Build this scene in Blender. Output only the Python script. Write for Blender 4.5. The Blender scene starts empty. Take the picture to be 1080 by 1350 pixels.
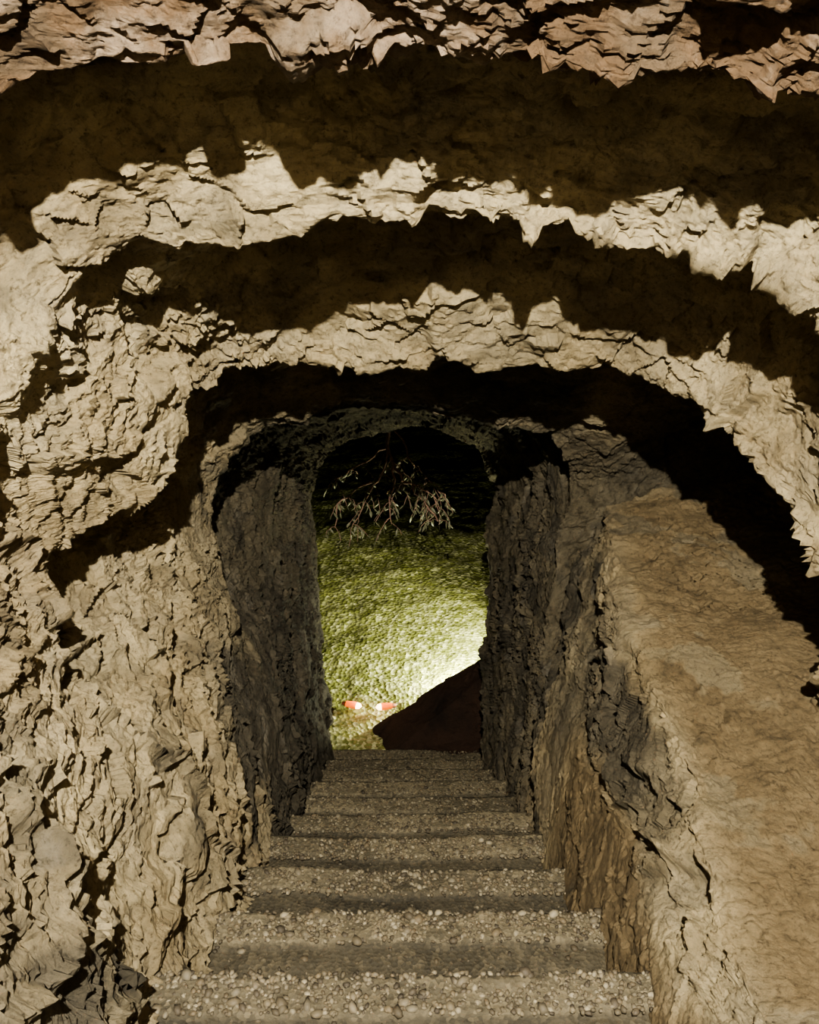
import bpy, math, random
import numpy as np
from mathutils import Vector, Matrix
random.seed(7); np.random.seed(7)
PITCH=math.radians(26.0); C=math.cos(PITCH); S=math.sin(PITCH); EYE=1.42
scene=bpy.context.scene
try: scene.view_settings.look='AgX - Medium High Contrast'
except Exception as e: print(e)

# ---------------------------------------------------------------- helpers
def tw(A,X,U):
    """tunnel frame (along incline, lateral, up-normal) -> world"""
    A=np.asarray(A,float);X=np.asarray(X,float);U=np.asarray(U,float)
    return np.stack(np.broadcast_arrays(X, A*C+U*S, EYE+U*C-A*S),-1)

def h3(ix,iy,iz,seed):
    h=(ix.astype(np.int64)*374761393+iy.astype(np.int64)*668265263+iz.astype(np.int64)*2147483647+seed*1274126177)&0xffffffff
    h=((h^(h>>13))*1274126177)&0xffffffff
    h=((h^(h>>16))*2246822519)&0xffffffff
    h=h^(h>>15)
    return (h&0xffffff)/float(0xffffff)

def vn(p,seed=0):
    i=np.floor(p).astype(np.int64); f=p-i; f=f*f*f*(f*(f*6-15)+10)
    r=0
    for a in (0,1):
        wx=f[...,0] if a else 1-f[...,0]
        for b in (0,1):
            wy=f[...,1] if b else 1-f[...,1]
            for c in (0,1):
                wz=f[...,2] if c else 1-f[...,2]
                r=r+wx*wy*wz*h3(i[...,0]+a,i[...,1]+b,i[...,2]+c,seed)
    return r*2-1
def fbm(p,o=4,seed=0,g=.5):
    r=0;a=1
    for k in range(o):
        r=r+a*vn(p*(2.03**k)+k*7.3,seed+k); a*=g
    return r
def ridged(p,o=3,seed=0,g=.5):
    r=0;a=1
    for k in range(o):
        r=r+a*(1-2*np.abs(vn(p*(2.1**k)+k*3.1,seed+k))); a*=g
    return r
def facet(p,seed=0,tilt=.6):
    """worley cells, each carrying its own random plane -> fractured rock"""
    i=np.floor(p).astype(np.int64)
    best=np.full(p.shape[:-1],9.0); val=np.zeros(p.shape[:-1]); sec=np.full(p.shape[:-1],9.0)
    for a in (-1,0,1):
        for b in (-1,0,1):
            for c in (-1,0,1):
                cx=i[...,0]+a;cy=i[...,1]+b;cz=i[...,2]+c
                dx=cx+h3(cx,cy,cz,seed)-p[...,0]
                dy=cy+h3(cx,cy,cz,seed+1)-p[...,1]
                dz=cz+h3(cx,cy,cz,seed+2)-p[...,2]
                d=dx*dx+dy*dy+dz*dz
                v=tilt*((h3(cx,cy,cz,seed+3)-.5)*dx+(h3(cx,cy,cz,seed+4)-.5)*dy+(h3(cx,cy,cz,seed+5)-.5)*dz)*2+(h3(cx,cy,cz,seed+6)-.5)
                m=d<best
                sec=np.where(m,best,np.minimum(sec,d))
                val=np.where(m,v,val); best=np.where(m,d,best)
    return val,np.sqrt(sec)-np.sqrt(best)

def mesh_obj(name,verts,faces,mats=(),smooth=True,parent=None):
    me=bpy.data.meshes.new(name)
    me.from_pydata(np.asarray(verts).tolist(),[],faces if isinstance(faces,list) else faces.tolist())
    me.update()
    for m in mats: me.materials.append(m)
    me.polygons.foreach_set('use_smooth',[bool(smooth)]*len(me.polygons))
    ob=bpy.data.objects.new(name,me); scene.collection.objects.link(ob)
    if parent: ob.parent=parent
    return ob
def grid_faces(nr,nc,flip=False):
    idx=np.arange(nr*nc).reshape(nr,nc)
    q=np.stack([idx[:-1,:-1],idx[:-1,1:],idx[1:,1:],idx[1:,:-1]],-1).reshape(-1,4)
    return q[:,::-1] if flip else q
def blur(P,n):
    for _ in range(n):
        Q=P.copy(); Q[1:-1]=(P[:-2]+P[1:-1]*2+P[2:])/4; P=Q
        Q=P.copy(); Q[:,1:-1]=(P[:,:-2]+P[:,1:-1]*2+P[:,2:])/4; P=Q
    return P
def normals(P):
    n=np.cross(np.gradient(P,axis=0),np.gradient(P,axis=1))
    return n/np.maximum(np.linalg.norm(n,axis=-1,keepdims=True),1e-9)
def sstep(a,b,x):
    t=np.clip((x-a)/(b-a),0,1); return t*t*(3-2*t)

# ---------------------------------------------------------------- materials
class NT:
    def __init__(s,name):
        s.m=bpy.data.materials.new(name); s.m.use_nodes=True; s.t=s.m.node_tree; s.t.nodes.clear()
        s.out=s.n('ShaderNodeOutputMaterial'); s.b=s.n('ShaderNodeBsdfPrincipled')
        s.l(s.b.outputs[0],s.out.inputs[0])
        s.tc=s.n('ShaderNodeTexCoord').outputs['Object']
    def n(s,t,**k):
        n=s.t.nodes.new(t)
        for a,b in k.items(): setattr(n,a,b)
        return n
    def l(s,a,b): s.t.links.new(a,b)
    def noise(s,scale,detail=6,rough=.6,vec=None):
        n=s.n('ShaderNodeTexNoise'); n.inputs['Scale'].default_value=scale; n.inputs['Detail'].default_value=detail
        n.inputs['Roughness'].default_value=rough; s.l(vec or s.tc,n.inputs['Vector']); return n.outputs[0]
    def vor(s,scale,feature='F1',out='Distance'):
        n=s.n('ShaderNodeTexVoronoi',feature=feature); n.inputs['Scale'].default_value=scale; s.l(s.tc,n.inputs['Vector']); return n.outputs[out]
    def ramp(s,f,stops):
        n=s.n('ShaderNodeValToRGB'); e=n.color_ramp.elements
        while len(e)<len(stops): e.new(.5)
        for x,(p,c) in zip(e,stops):
            x.position=p; x.color=(*c,1) if len(c)==3 else c
        s.l(f,n.inputs[0]); return n.outputs[0]
    def mix(s,f,a,b,mode='MIX'):
        n=s.n('ShaderNodeMix',data_type='RGBA',blend_type=mode)
        if isinstance(f,(int,float)): n.inputs[0].default_value=f
        else: s.l(f,n.inputs[0])
        for v,i in ((a,6),(b,7)):
            if isinstance(v,tuple): n.inputs[i].default_value=(*v,1)
            else: s.l(v,n.inputs[i])
        return n.outputs[2]
    def math(s,op,a,b=0.):
        n=s.n('ShaderNodeMath',operation=op)
        for v,i in ((a,0),(b,1)):
            if isinstance(v,(int,float)): n.inputs[i].default_value=v
            else: s.l(v,n.inputs[i])
        return n.outputs[0]
    def bump(s,h,dist,strength=1,prev=None):
        n=s.n('ShaderNodeBump'); n.inputs['Distance'].default_value=dist
        if isinstance(strength,(int,float)): n.inputs['Strength'].default_value=strength
        else: s.l(strength,n.inputs['Strength'])
        s.l(h,n.inputs['Height'])
        if prev is not None: s.l(prev,n.inputs['Normal'])
        return n.outputs[0]
    def fin(s,col,rough=.9,nrm=None,spec=.2):
        if isinstance(col,tuple): s.b.inputs['Base Color'].default_value=(*col,1)
        else: s.l(col,s.b.inputs['Base Color'])
        if isinstance(rough,(int,float)): s.b.inputs['Roughness'].default_value=rough
        else: s.l(rough,s.b.inputs['Roughness'])
        s.b.inputs['Specular IOR Level'].default_value=spec
        if nrm is not None: s.l(nrm,s.b.inputs['Normal'])
        return s.m

def rock_mat():
    t=NT('carved_limestone')
    at=t.n('ShaderNodeAttribute',attribute_name='zone'); sep=t.n('ShaderNodeSeparateColor'); t.l(at.outputs['Color'],sep.inputs[0])
    brown,grime_shade,sand=sep.outputs[0],sep.outputs[1],sep.outputs[2]
    pitty=at.outputs['Alpha']
    wc=t.n('ShaderNodeAttribute',attribute_name='wall_coord').outputs['Vector']
    base=t.ramp(t.noise(2.6,9,.66),[(.28,(.14,.108,.062)),(.44,(.27,.222,.136)),(.6,(.38,.325,.21)),(.78,(.265,.222,.148))])
    grey=t.ramp(t.noise(5,9,.72),[(.45,(0,0,0)),(.6,(1,1,1))])
    base=t.mix(t.math('MULTIPLY',grey,.4),base,(.15,.135,.108))
    br=t.ramp(t.noise(5,8,.7),[(.3,(.035,.02,.01)),(.5,(.085,.052,.028)),(.62,(.18,.14,.105)),(.75,(.105,.06,.035))])
    base=t.mix(brown,base,br)
    gs=t.ramp(t.noise(6,8,.7),[(.3,(.026,.023,.017)),(.55,(.072,.064,.048)),(.75,(.15,.14,.12))])  # dark grey for grime and for painted shade
    base=t.mix(grime_shade,base,gs)
    sd=t.ramp(t.noise(7,10,.75),[(.32,(.040,.032,.020)),(.45,(.108,.082,.047)),(.72,(.165,.13,.079))])
    base=t.mix(sand,base,sd)
    mp=t.n('ShaderNodeVectorMath',operation='MULTIPLY'); t.l(wc,mp.inputs[0]); mp.inputs[1].default_value=(.30,.07,.3)
    streak=t.ramp(t.noise(1.0,6,.7,mp.outputs[0]),[(.36,(.38,.38,.38)),(.55,(1,1,1))])
    base=t.mix(t.math('MULTIPLY',pitty,t.math('ADD',.35,t.math('MULTIPLY',grime_shade,.6))),base,t.mix(1.0,base,streak,'MULTIPLY'))
    sp=t.ramp(t.noise(70,7,.8),[(.34,(.34,.31,.27)),(.47,(1,1,1)),(.72,(1.22,1.18,1.1))])
    base=t.mix(1.0,base,sp,'MULTIPLY')
    pits=t.ramp(t.noise(1.0,4,.65,wc),[(.35,(0,0,0)),(.41,(1,1,1))])
    n=t.bump(pits,.009,t.math('MULTIPLY',pitty,.9))
    n=t.bump(t.noise(60,9,.85),.015,.85,n)
    n=t.bump(t.noise(190,5,.75),.006,.8,n)
    return t.fin(base,.88,n,.25)
M_rock=rock_mat()

def gravel_mat():
    t=NT('pebble_aggregate')
    rnd=t.n('ShaderNodeAttribute',attribute_name='zone').outputs['Color']
    base=t.ramp(t.noise(7,6,.7),[(.3,(.028,.025,.018)),(.7,(.07,.061,.044))])
    base=t.mix(t.ramp(t.vor(95,out='Color'),[(.45,(0,0,0)),(.9,(1,1,1))]),base,(.095,.082,.058))
    base=t.mix(1.0,base,rnd,'MULTIPLY')
    n=t.bump(t.vor(95),.005,.6); n=t.bump(t.noise(150,4),.004,.5,n)
    return t.fin(base,.8,n,.3)
M_gravel=gravel_mat()
def pebble_mat():
    t=NT('pebbles')
    c=t.n('ShaderNodeAttribute',attribute_name='zone').outputs['Color']
    n=t.bump(t.noise(200,3),.002,.5)
    return t.fin(c,.7,n,.35)
M_peb=pebble_mat()

# ---------------------------------------------------------------- tunnel shell
def floorU(A): return (-EYE+S*A)/C
def botU(A): return floorU(A) if A<1.35 else -(.728+.159*A)
# A, xl, xr, top, sprL, sprR, slant L3, L2, R9, R10, x2, x10, x12
R=[
(-1.6,-1.0,1.10, .60,-.3,-.3, 0,0,0,0,-1.0,1.15,.70),
(-.6, -1.0,1.10,1.10,.3,.3, 0,0,0,0,-1.0,1.15,.70),
( .3, -.95,1.10,1.08,.35,.35,0,0,0,0,-.95,1.15,.68),
( .85,-.90,1.05, .90,.3,.3, -.1,-.2,-.1,-.2,-.88,1.12,.62),
(1.22,-.76, .94, .675,.27,.27,-.2,-.35,-.15,-.3,-.80,1.05,.60),
(1.31,-.84,1.00, .82,.27,.27,-.2,-.35,-.15,-.3,-.80,1.07,.60),
(1.48,-.82, .98, .80,.24,.24,-.2,-.40,-.15,-.35,-.79,1.07,.61),
(1.62,-.77, .95, .71,.20,.2,-.2,-.42,-.15,-.38,-.78,1.06,.62),
(1.72,-.71, .86, .595,.17,.2,-.2,-.44,-.15,-.40,-.77,1.05,.63),
(1.81,-.73, .97, .73,.17,.2,-.2,-.46,-.15,-.40,-.77,1.06,.64),
(2.10,-.74, .98, .70,.15,.15,-.22,-.60,-.25,-.50,-.75,1.06,.66),
(2.30,-.72, .95, .555,.12,.10,-.24,-.70,-.28,-.58,-.73,1.06,.66),
(2.42,-.69, .89, .465,.08,.08,-.25,-.75,-.30,-.60,-.73,1.04,.655),
(2.50,-.88,1.35, .58,.15,.30,-.22,-.74,-.05,-.2,-.90,1.42,.66),
(2.85,-.85,1.35, .54,.15,.30,-.10,-.45,.10,0,-.82,1.44,.73),
(3.05,-.79,1.30, .43,.12,.30,-.05,-.20,.32,.34,-.74,1.40,.80),
(3.18,-.74, .66, .40,.08,.10,0,-.05,.34,.34,-.71,.71,.70),
(3.30,-.90, .74, .53,.12,.12,0,0,.32,.32,-.88,.75,.72),
(4.20,-.70, .63, .56,.15,.15,0,0,0,0,-.68,.62,.60),
(4.28,-.73, .66, .59,.15,.15,0,0,0,0,-.70,.64,.61),
(4.90,-.62, .57, .54,.12,.12,0,0,0,0,-.60,.56,.54),
(5.20,-.59, .54, .51,.10,.10,0,0,0,0,-.58,.53,.51),
(5.30,-.80, .75, .80,.2,.2,0,0,0,0,-.8,.75,.75),
(5.36,-2.6, 2.6,2.2,.3,.3,0,0,0,0,-2.6,2.6,2.6),
]
def ring(r):
    A,xl,xr,top,sl,sr,l3,l2,r9,r10,x2,x10,x12=r
    P=[]
    bl=botU(A+l2); far=A>5.25
    P.append((A+l2*.9,-.45 if not far else xl, bl-.35 if not far else bl-.8))
    P.append((A+l2,(-.57 if A<3.2 else -.55) if not far else xl,bl+.33*(sl-bl)))
    P.append((A+l2,x2,bl+.78*(sl-bl)))
    for k in range(7):
        th=math.pi-k*math.pi/6; c=math.cos(th); s=max(math.sin(th),0); e=2/2.45
        w=-xl if c<0 else xr; spr=sl+(sr-sl)*k/6
        x=math.copysign(abs(c)**e*w,c); u=spr+(top-spr)*s**e
        sl3=(l3 if c<0 else r9)*(1-s)
        P.append((A+sl3,x,u))
    niche=A+r10<3.45 and A<3.12
    if niche:
        a=A+r10; fu=floorU(a); P.append((a,x10,fu+.5*(sr-fu)))
        b_=r10*.5 if r10<0 else r10
        a=A+b_; P.append((a,x10,floorU(a)+.05))
        c_=0 if r10<0 else r10
        a=A+c_; P.append((a,x12,floorU(a)-.01))
        b=botU(a); P.append((a,.545,b+.45*(floorU(a)-b)-.02))
        P.append((a,.41,b-.3))
    else:
        a=A+r10; b=botU(a); lo=.48 if not far else xr
        for f in (.2,.42,.64,.84):
            P.append((a,x12+(lo-x12)*f,sr+(b-sr)*f))
        P.append((a,lo-.03,b-.35 if not far else b-.8))
    return P
RP=np.array([ring(r) for r in R])            # nr,15,3
segn=[70,84,74]+[60]*6+[40,34,76,96,60]
cols=[]; ucoord=[]
for s_,n in enumerate(segn):
    for k in range(n):
        t=k/n; p1=RP[:,s_];p2=RP[:,s_+1]
        if s_>=9: q=p1+(p2-p1)*t
        else:
            p0=RP[:,max(s_-1,0)]; p3=RP[:,s_+2]
            q=.5*((2*p1)+(-p0+p2)*t+(2*p0-5*p1+4*p2-p3)*t*t+(-p0+3*p1-3*p2+p3)*t**3)
        cols.append(q); ucoord.append(s_+t)
cols.append(RP[:,-1]); ucoord.append(14.0)
RC=np.stack(cols,1); ucoord=np.array(ucoord)
rows=[]
for i in range(len(R)-1):
    d=np.linalg.norm(RC[i+1]-RC[i],axis=-1)
    L=np.percentile(d,85); a=max(.5*(R[i][0]+R[i+1][0]),1.0)
    n=int(max(5,L/(.0027*a)))
    if R[i][0]<.8: n=min(n,40)
    if i==len(R)-2: n=24
    for k in range(n): rows.append(RC[i]+(RC[i+1]-RC[i])*k/n)
rows.append(RC[-1])
T=np.stack(rows,0)                            # A,X,U grid
T=blur(T,8)
Ag=T[...,0]; ug=np.broadcast_to(ucoord,Ag.shape)
P=tw(T[...,0],T[...,1],T[...,2])
shelf=sstep(10.6,11.1,ug)*(1-sstep(11.8,12.2,ug))*(1-sstep(3.3,3.45,Ag))
lowR=sstep(12.7,13.0,ug)*(1-sstep(2.9,3.3,Ag))
leftw=1-sstep(2.6,3.6,ug)
warpamp=(.040*(1-.55*shelf)*(1-.7*lowR)*(1-.3*leftw))[...,None]
W=np.stack([fbm(P*2.6+11*k,5,20+7*k,.43) for k in range(3)],-1)
P=P+W*warpamp*(np.clip(1.25-.15*Ag,.45,1)[...,None])
N=normals(blur(P,24))
PT=tw(T[...,0],T[...,1],T[...,2])
f1,e1=facet(PT*4.4,31,.9); f2,e2=facet(PT*np.array([9,9,14])+.35*W,41,1.2)
f3,e3=facet(PT*22+.3*W,51,1.2); f4,e4=facet(PT*50,53,1.2)
f1=blur(f1,2)
wob=fbm(PT*4,2,61)
g=np.stack([Ag*30+1.8*wob,ug*.36*11+.6*wob,PT[...,2]*0],-1)
pit=sstep(.34,.48,vn(g,62)+.25*vn(PT*60,64)); pit2=sstep(.30,.44,vn(g*np.array([2.0,1.9,1])+5,63)+.25*vn(PT*90,65))
near=1-sstep(2.4,3.0,Ag)
arch=sstep(3,4,ug)*(1-sstep(8.3,9.3,ug))
strata=ridged(PT*np.array([2.5,2.5,13])+.3*W,3,77,.55)
rough=.45+.55*sstep(-.2,.4,fbm(PT*2.2,3,79))
d=.036*f1*(1-.2*leftw)+.017*f2*(.6+.6*near)*(1-.1*leftw)+rough*(.012*f3+.006*f4+.002*ridged(PT*12,4,81,.6)+.003*ridged(PT*50,3,85,.75))+.004*strata*near*(1-.7*leftw)
d-=(.009*pit+.0065*pit2)*(.35+.65*(1-arch*near))*(.4+.6*rough)
rg=vn(np.stack([Ag*9+.5*wob,ug*.7,Ag*0],-1),66)
d+=.012*rg*sstep(2.3,2.7,Ag)
ck=np.abs(vn(PT*np.array([1.3,1.6,.8])+.25*W,68)); d-=.03*(1-sstep(.0,.03,ck))*(1-arch*.6)
d*=(1-.8*shelf)*(1-.75*lowR)*(.8+.2*near)
d+=np.maximum(shelf,lowR*.5)*(.020*fbm(PT*4,3,91)+.010*f3*(fbm(PT*3,2,93)>.05)+.004*ridged(PT*30,3,95,.7))
P=P-N*d[...,None]
vb=fbm(PT*2.5,4,101); vb2=fbm(PT*6,4,111)
topz=sstep(3.2,4.2,ug)*(1-sstep(8.2,9.0,ug))
brown=np.clip(topz*(1-sstep(1.24,1.40,Ag+.04*vb)),0,1)*(.97-.45*sstep(.0,.5,vb)*(1-np.exp(-((ug-6)/1.1)**2)))
grime_shade=np.clip(sstep(2.5,3.3,Ag+.3*vb)*.85 + sstep(.15,.5,vb2)*.3*sstep(9,11,ug) + sstep(2.3,.5,ug)*(.22+sstep(.0,.5,vb+.25*vb2)*.5)+.3*sstep(.25,.5,vb2),0,1)  # deep tunnel walls shaded by colour; also low-left grime and random grey patches
grime_shade=np.maximum(grime_shade,sstep(12.0,12.25,ug)*(1-sstep(12.95,13.25,ug+.25*vb))*np.clip(.9+.5*vb,0,1)*(.55+.4*sstep(1.6,2.4,Ag)))  # shade on the face below the ledge edge, put into the colour
sandL=sstep(12.8,13.1,ug+.25*vb)*(1-sstep(2.6,3.0,Ag))
sand=np.clip(shelf*(1-.75*sstep(.3,.45,vb2))+sandL,0,1)
grime_shade*=1-.9*sand
grime_shade=np.maximum(grime_shade,shelf*.6*sstep(.28,.42,vb2))
brown*=1-sand
zone=np.stack([brown,grime_shade,sand,1-np.clip(shelf+sandL,0,1)],-1).reshape(-1,4)
nr,nc=P.shape[:2]
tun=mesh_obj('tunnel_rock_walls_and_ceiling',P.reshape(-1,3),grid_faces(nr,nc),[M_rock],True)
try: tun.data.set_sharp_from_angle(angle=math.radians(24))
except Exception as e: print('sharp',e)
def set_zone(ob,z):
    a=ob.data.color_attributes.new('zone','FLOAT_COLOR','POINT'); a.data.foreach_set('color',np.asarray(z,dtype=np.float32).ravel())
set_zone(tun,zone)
wc=np.stack([Ag*46+1.5*wob,ug*.36*17+wob,Ag*0+wob*2],-1).astype(np.float32)
a=tun.data.attributes.new('wall_coord','FLOAT_VECTOR','POINT'); a.data.foreach_set('vector',wc.ravel())
print('tunnel verts',nr*nc)

# ---------------------------------------------------------------- stairs
GO,RI,Y0,NS=.327,.230,.80,10
prof=[];pm=[]
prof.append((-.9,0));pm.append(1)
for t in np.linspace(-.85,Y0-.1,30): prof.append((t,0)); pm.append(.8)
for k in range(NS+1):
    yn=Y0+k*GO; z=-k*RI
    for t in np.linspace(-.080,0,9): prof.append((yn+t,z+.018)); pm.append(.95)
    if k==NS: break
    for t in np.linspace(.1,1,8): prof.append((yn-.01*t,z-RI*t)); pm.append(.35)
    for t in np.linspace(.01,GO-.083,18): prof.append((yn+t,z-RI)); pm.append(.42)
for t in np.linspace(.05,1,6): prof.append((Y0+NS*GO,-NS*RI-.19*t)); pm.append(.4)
prof=np.array(prof);pm=np.array(pm)
xs=np.linspace(-.72,.62,230)
G=np.zeros((len(prof),len(xs),3)); G[...,0]=xs; G[...,1]=prof[:,0:1]; G[...,2]=prof[:,1:2]
nz=fbm(G*np.array([3,3,3]),4,201)
G[...,1]+=.016*fbm(G*np.array([2.5,1,1])+3,4,211)
G[...,2]+=.008*nz+.004*fbm(G*18,3,221)+.003*facet(G*30,231)[0]
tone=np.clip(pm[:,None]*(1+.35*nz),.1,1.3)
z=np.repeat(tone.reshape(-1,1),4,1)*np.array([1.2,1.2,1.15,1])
import bmesh
bm=bmesh.new(); bmesh.ops.create_icosphere(bm,subdivisions=1,radius=1); 
iv=np.array([v.co[:] for v in bm.verts]); iff=np.array([[v.index for v in f.verts] for f in bm.faces]); bm.free()
pv=[];pf=[];pc=[];off=0
for k in range(1,NS+1):
    yn=Y0+k*GO; zz=-k*RI
    for j in range(1150 if k<6 else 750):
        fr=random.random()<.90
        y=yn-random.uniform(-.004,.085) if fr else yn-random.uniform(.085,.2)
        x=random.uniform(-.62,.6); r=random.uniform(.003,.0075)*(1 if random.random()>.05 else 1.8)
        rot=Matrix.Rotation(random.uniform(0,6.28),3,'Z')@Matrix.Rotation(random.uniform(-.4,.4),3,'X')
        v=(iv*np.array([r*1.25,r*.95,r*.65])*(1+.15*np.random.randn(12,1)))@np.array(rot).T+np.array([x,y,zz+(.018 if fr else 0)])
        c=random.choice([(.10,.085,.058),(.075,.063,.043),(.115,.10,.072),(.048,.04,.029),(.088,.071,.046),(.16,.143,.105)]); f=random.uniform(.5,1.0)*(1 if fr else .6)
        pv.append(v);pf.append(iff+off);pc.append(np.tile([c[0]*f,c[1]*f,c[2]*f,1],(12,1)));off+=12
pv=np.concatenate(pv);pf=np.concatenate(pf);pc=np.concatenate(pc)
pv[:,2]+=.008*fbm(pv*3,4,201)
nV=G.shape[0]*G.shape[1]
allv=np.concatenate([G.reshape(-1,3),pv]); gf=grid_faces(*G.shape[:2],flip=True)
me=bpy.data.meshes.new('stone_staircase'); me.from_pydata(allv.tolist(),[],gf.tolist()+(pf+nV).tolist())
me.materials.append(M_gravel); me.materials.append(M_peb)
mi=np.zeros(len(me.polygons),dtype=np.int32); mi[len(gf):]=1
me.polygons.foreach_set('material_index',mi); me.polygons.foreach_set('use_smooth',[True]*len(me.polygons)); me.update()
st=bpy.data.objects.new('stone_staircase',me); scene.collection.objects.link(st); z[:,3]=1
set_zone(st,np.concatenate([z,pc]))

# ---------------------------------------------------------------- chamber beyond
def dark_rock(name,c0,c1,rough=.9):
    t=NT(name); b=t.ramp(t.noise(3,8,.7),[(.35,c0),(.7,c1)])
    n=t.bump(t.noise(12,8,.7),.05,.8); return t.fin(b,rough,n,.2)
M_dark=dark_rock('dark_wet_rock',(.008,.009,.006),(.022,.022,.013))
nu_,nv_=120,90
th=np.linspace(0,2*math.pi,nu_)[None,:]; ph=np.linspace(-.35,math.pi/2,nv_)[:,None]
def se(x,e=.7): return np.sign(x)*np.abs(x)**e
D=np.stack([3.4*se(np.cos(ph))*se(np.cos(th)),7.6+3.6*se(np.cos(ph))*se(np.sin(th)),-2.6+3.9*np.sin(ph)*np.ones_like(th)],-1)
D+=.35*np.stack([fbm(D*.9+5*k,4,301+k*9) for k in range(3)],-1)
Aw=D[...,1]*C-(D[...,2]-EYE)*S
F=grid_faces(nv_,nu_); keep=(Aw.reshape(-1)[F].min(1)>5.4)
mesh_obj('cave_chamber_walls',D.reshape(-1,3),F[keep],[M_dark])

# pool
def pool_mat():
    t=NT('green_pool_water')
    c=t.ramp(t.noise(2.5,6,.65),[(.3,(.07,.080,.022)),(.55,(.145,.158,.05)),(.8,(.24,.245,.105))])
    c=t.mix(t.ramp(t.vor(34,out='Color'),[(.45,(0,0,0)),(.95,(1,1,1))]),c,(.42,.43,.25))
    n=t.bump(t.noise(9,6,.65),.05,.6); n=t.bump(t.vor(34),.016,.8,n)
    return t.fin(c,.25,n,.6)
M_pool=pool_mat()
gx,gy=np.meshgrid(np.linspace(-3.2,3.2,220),np.linspace(4.09,10.8,240))
PW=np.stack([gx,gy,np.full_like(gx,-2.5)],-1)
PW[...,2]+=.016*fbm(PW*3.5,4,401)+.007*ridged(PW*8,2,411)
mesh_obj('pool_water',PW.reshape(-1,3),grid_faces(240,220),[M_pool])

# boulder by the pool
def boulder(name,pts,mat,seed,amp=.05,sub=5):
    bm=bmesh.new()
    for p in pts: bm.verts.new(p)
    bmesh.ops.convex_hull(bm,input=bm.verts[:])
    bmesh.ops.triangulate(bm,faces=bm.faces[:])
    for _ in range(sub):
        bmesh.ops.subdivide_edges(bm,edges=[e for e in bm.edges if e.calc_length()>.03],cuts=1)
        bmesh.ops.triangulate(bm,faces=bm.faces[:])
    bm.normal_update()
    V=np.array([v.co[:] for v in bm.verts]); Nn=np.array([v.normal[:] for v in bm.verts])
    V=V+Nn*(amp*facet(V*6,seed)[0]+amp*.5*fbm(V*9,4,seed+9))[:,None]
    for v,c in zip(bm.verts,V): v.co=c
    me=bpy.data.meshes.new(name); bm.to_mesh(me); bm.free(); me.materials.append(mat)
    ob=bpy.data.objects.new(name,me); scene.collection.objects.link(ob); return ob
M_bould=dark_rock('dark_brown_boulder',(.010,.006,.004),(.034,.018,.012),.8)
boulder('boulder',[(-.32,4.50,-2.62),(-.24,4.55,-2.49),(.00,4.57,-2.34),(.08,4.64,-2.30),(.58,4.70,-1.95),(1.1,4.8,-1.62),(1.25,4.4,-2.0),
  (.5,4.25,-2.32),(-.1,4.25,-2.45),(-.28,4.2,-2.65),(1.2,4.2,-2.7),(1.2,4.95,-2.7),(.1,4.75,-2.7),(.6,4.85,-2.7)],M_bould,501,.014)

# ---------------------------------------------------------------- branch
def tube(pts,rad,n=7):
    V=[];F=[];pts=[Vector(p) for p in pts]
    for i,p in enumerate(pts):
        d=(pts[min(i+1,len(pts)-1)]-pts[max(i-1,0)]).normalized()
        a=d.orthogonal().normalized(); b=d.cross(a)
        for k in range(n):
            t=2*math.pi*k/n; V.append(p+(a*math.cos(t)+b*math.sin(t))*rad[i])
    for i in range(len(pts)-1):
        for k in range(n): F.append([i*n+k,i*n+(k+1)%n,(i+1)*n+(k+1)%n,(i+1)*n+k])
    V+= [pts[0],pts[-1]]; m=len(V)
    for k in range(n): F.append([m-2,(k+1)%n,k]); F.append([m-1,(len(pts)-1)*n+k,(len(pts)-1)*n+(k+1)%n])
    return [tuple(v) for v in V],F
def simple(name,col,rough=.7,bs=40):
    t=NT(name); c=t.mix(t.noise(bs,4),tuple(x*.6 for x in col),tuple(min(1,x*1.3) for x in col))
    return t.fin(c,rough,t.bump(t.noise(bs*2,3),.003,.5),.3)
M_stem=simple('woody_stem',(.22,.14,.11)); M_leaf=simple('dry_leaf',(.12,.125,.08),.5)
PV=[];PF=[];PM=[]
def add(V,F,m):
    o=len(PV); PV.extend(V); PF.extend([[i+o for i in f] for f in F]); PM.extend([m]*len(F))
def curve_pts(p0,p1,sag,n=10,j=.014):
    p0=Vector(p0);p1=Vector(p1);r=[]
    for i in range(n+1):
        t=i/n; p=p0.lerp(p1,t); p.z+=sag*4*t*(1-t)
        if 0<i<n: p+=Vector([random.uniform(-j,j) for _ in range(3)])
        r.append(p)
    return r
def leaf(p,d,L,w):
    d=d.normalized(); s=d.cross(Vector((random.uniform(-1,1),random.uniform(-1,1),.3))).normalized(); nrm=d.cross(s)
    V=[];ts=[0,.25,.5,.75,1];ws=[.05,.8,1,.65,.02]
    for t,q in zip(ts,ws):
        c=p+d*L*t+nrm*(-.15*L*t*t)
        V+= [tuple(c-s*w*q),tuple(c+nrm*w*.25*q),tuple(c+s*w*q)]
    F=[]
    for i in range(4):
        a=i*3; F+=[[a,a+1,a+4,a+3],[a+1,a+2,a+5,a+4]]
    add(V,F,1)
pA=5.5
mains=[[(-.10,.80),(-.15,.44),(-.11,.33),(-.05,.22),(.02,.17),(.10,.06),(.19,-.06)],
       [(-.14,.42),(-.16,.28),(-.24,.18),(-.30,.06),(-.38,-.08)],
       [(-.11,.33),(-.10,.18),(-.14,.06),(-.12,-.08)],
       [(-.05,.22),(.06,.18),(.15,.10),(.20,.0)],
       [(-.24,.20),(-.38,.14),(-.48,.04),(-.50,-.10)],
       [(-.15,.44),(-.30,.34),(-.42,.26),(-.50,.20)],
       [(-.13,.60),(-.02,.42),(.04,.30),(.14,.20),(.24,.12)]]
nodes=[]
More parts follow.
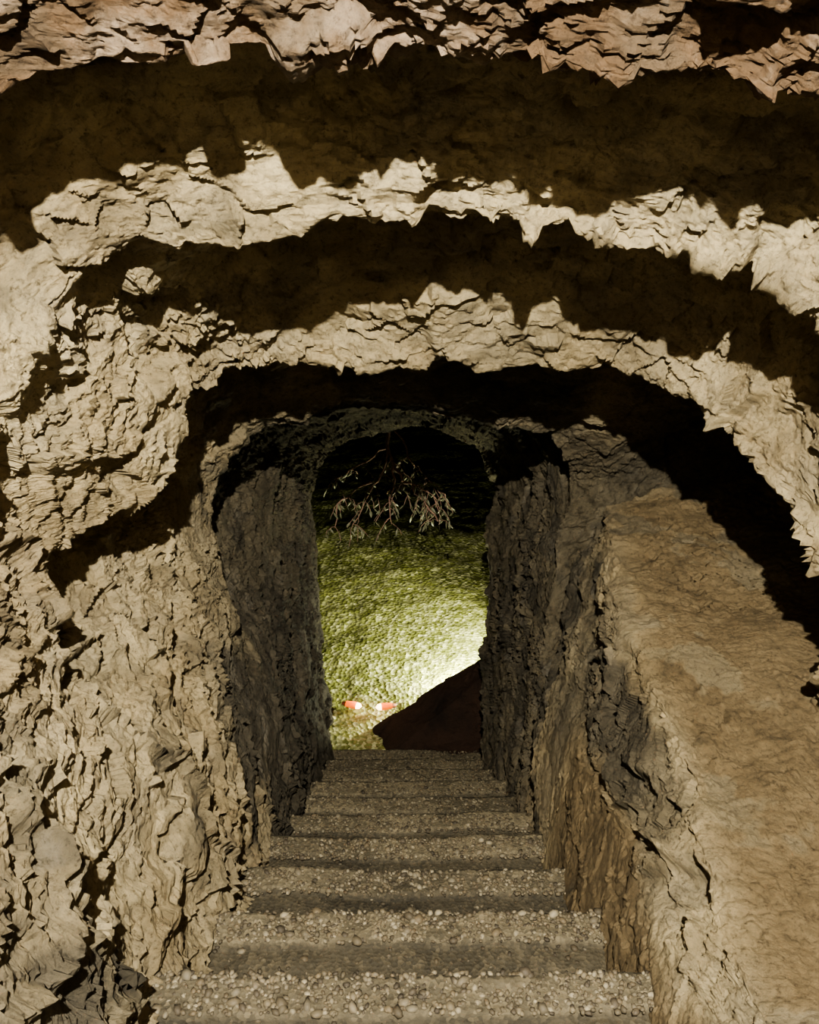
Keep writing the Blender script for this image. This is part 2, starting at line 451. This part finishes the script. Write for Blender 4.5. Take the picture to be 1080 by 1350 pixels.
for mi_,ml in enumerate(mains):
    pts=[]
    for (x0,u0),(x1,u1) in zip(ml[:-1],ml[1:]):
        for k in range(3):
            t=k/3; pts.append(Vector(tw(pA+.05*math.sin(x0*20+mi_),x0+(x1-x0)*t+random.uniform(-.012,.012),u0+(u1-u0)*t+random.uniform(-.012,.012))))
    pts.append(Vector(tw(pA,*ml[-1])))
    r0=.015 if mi_==0 else .008
    V,F=tube(pts,[r0*(1-.7*i/len(pts)) for i in range(len(pts))]); add(V,F,0); nodes+= pts[4:]
for p in nodes:
    for _ in range(2):
        if random.random()<.3: continue
        e=p+Vector((random.uniform(-.11,.11),random.uniform(-.1,.1),random.uniform(-.18,-.02)))
        cp=curve_pts(p,e,.02,5,.006); V,F=tube(cp,[.0022]*len(cp),4); add(V,F,0)
        for k in range(2,6):
            leaf(cp[k],Vector((random.uniform(-.9,.9),random.uniform(-.5,.5),-1)),random.uniform(.03,.065),random.uniform(.005,.010))
me=bpy.data.meshes.new('hanging_branch'); me.from_pydata([tuple(v) for v in PV],[],PF); me.materials.append(M_stem); me.materials.append(M_leaf)
me.polygons.foreach_set('material_index',PM); me.update()
ob=bpy.data.objects.new('hanging_branch',me); scene.collection.objects.link(ob)

# ---------------------------------------------------------------- red pool lamps
def emis(name,col,s):
    m=bpy.data.materials.new(name); m.use_nodes=True; b=m.node_tree.nodes['Principled BSDF']
    b.inputs['Base Color'].default_value=(*col,1); b.inputs['Emission Color'].default_value=(*col,1); b.inputs['Emission Strength'].default_value=s; return m
M_red=emis('red_lens',(1,.19,.01),.7); M_hot=emis('hot_bulb',(1,.62,.35),8); M_body=simple('lamp_housing',(.22,.07,.04),.4)
def pool_lamp(loc,yaw):
    e=bpy.data.objects.new('red_pool_lamp',None); scene.collection.objects.link(e); e.location=loc; e.rotation_euler=(0,0,yaw); e.empty_display_size=.1
    def lathe(nm,pr,mat):
        n=20;V=[];F=[]
        for (a,r) in pr:
            for k in range(n):
                t=2*math.pi*k/n; V.append((a*1.15,r*math.cos(t),r*.8*math.sin(t)))
        for i in range(len(pr)-1):
            for k in range(n): F.append([i*n+k,i*n+(k+1)%n,(i+1)*n+(k+1)%n,(i+1)*n+k])
        mesh_obj(nm,V,F,[mat],True,e)
    lathe('housing',[(-.06,.001),(-.055,.014),(-.02,.022),(.005,.026),(.01,.028),(.018,.028),(.02,.024)],M_body)
    lathe('lens',[(-.03,.024),(.025,.030),(.045,.024),(.06,.014),(.066,.001)],M_red)
    lathe('bulb',[(.035,.001),(.04,.028),(.060,.024),(.076,.001)],M_hot)
    l=bpy.data.lights.new('glow','POINT'); l.energy=.35; l.color=(1,.45,.2); l.shadow_soft_size=.02
    lo=bpy.data.objects.new('glow',l); scene.collection.objects.link(lo); lo.parent=e; lo.location=(.06,0,.07)
def on_plane(rx,ru,z):
    a=(z-EYE)/(ru*C-S); return Vector(tw(a,rx*a,ru*a))
pool_lamp(on_plane(-.072,-.235,-2.45),math.radians(-15))
pool_lamp(on_plane(-.027,-.237,-2.45),math.radians(190))

# ---------------------------------------------------------------- lights with fixtures, bare fill light
def lamp(name,loc,energy,col,rad,spot=None,h0=.02):
    e=bpy.data.objects.new(name,None); scene.collection.objects.link(e); e.location=loc; e.empty_display_size=.1
    n=20;V=[];F=[];pr=[(.02,.05),(.06,.09),(.055,.10),(.03,.12),(.001,.13)]
    for (r,h) in pr:
        for k in range(n):
            t=2*math.pi*k/n; V.append((r*math.cos(t),r*math.sin(t),h))
    for i in range(len(pr)-1):
        for k in range(n): F.append([i*n+k,i*n+(k+1)%n,(i+1)*n+(k+1)%n,(i+1)*n+k])
    if h0: mesh_obj('cap',V,F,[M_body],True,e)
    l=bpy.data.lights.new('bulb','SPOT' if spot else 'POINT'); l.energy=energy; l.color=col; l.shadow_soft_size=rad
    o=bpy.data.objects.new('bulb',l); scene.collection.objects.link(o); o.parent=e
    if spot:
        l.spot_size=math.radians(spot[1]); l.spot_blend=.8
        o.rotation_euler=(Vector(spot[0])-Vector(loc)).to_track_quat('-Z','Y').to_euler()
lamp('tunnel_lamp',tuple(tw(-.8,0.0,.76)),1700,(1,.92,.745),.018)
lamp('fill_light',tuple(tw(-1.3,-.2,.0)),14,(1,.8,.55),.15,None,0)  # added fill behind the camera to soften shadows, no fixture
lamp('pool_floodlight',(.95,5.25,-1.95),230,(1,.98,.62),.04,((.2,5.5,-2.5),110))
lamp('pool_floodlight',(.42,4.98,-2.34),150,(1,.97,.66),.03,None,0)

w=bpy.data.worlds.new('world'); scene.world=w; w.use_nodes=True
w.node_tree.nodes['Background'].inputs[0].default_value=(.5,.5,.55,1); w.node_tree.nodes['Background'].inputs[1].default_value=.002

cam=bpy.data.cameras.new('camera'); co=bpy.data.objects.new('camera',cam); scene.collection.objects.link(co)
cam.sensor_fit='HORIZONTAL'; cam.sensor_width=36; cam.lens=36.0; cam.clip_start=.02
co.location=(0,0,EYE); co.rotation_euler=(math.pi/2-PITCH,0,0); scene.camera=co
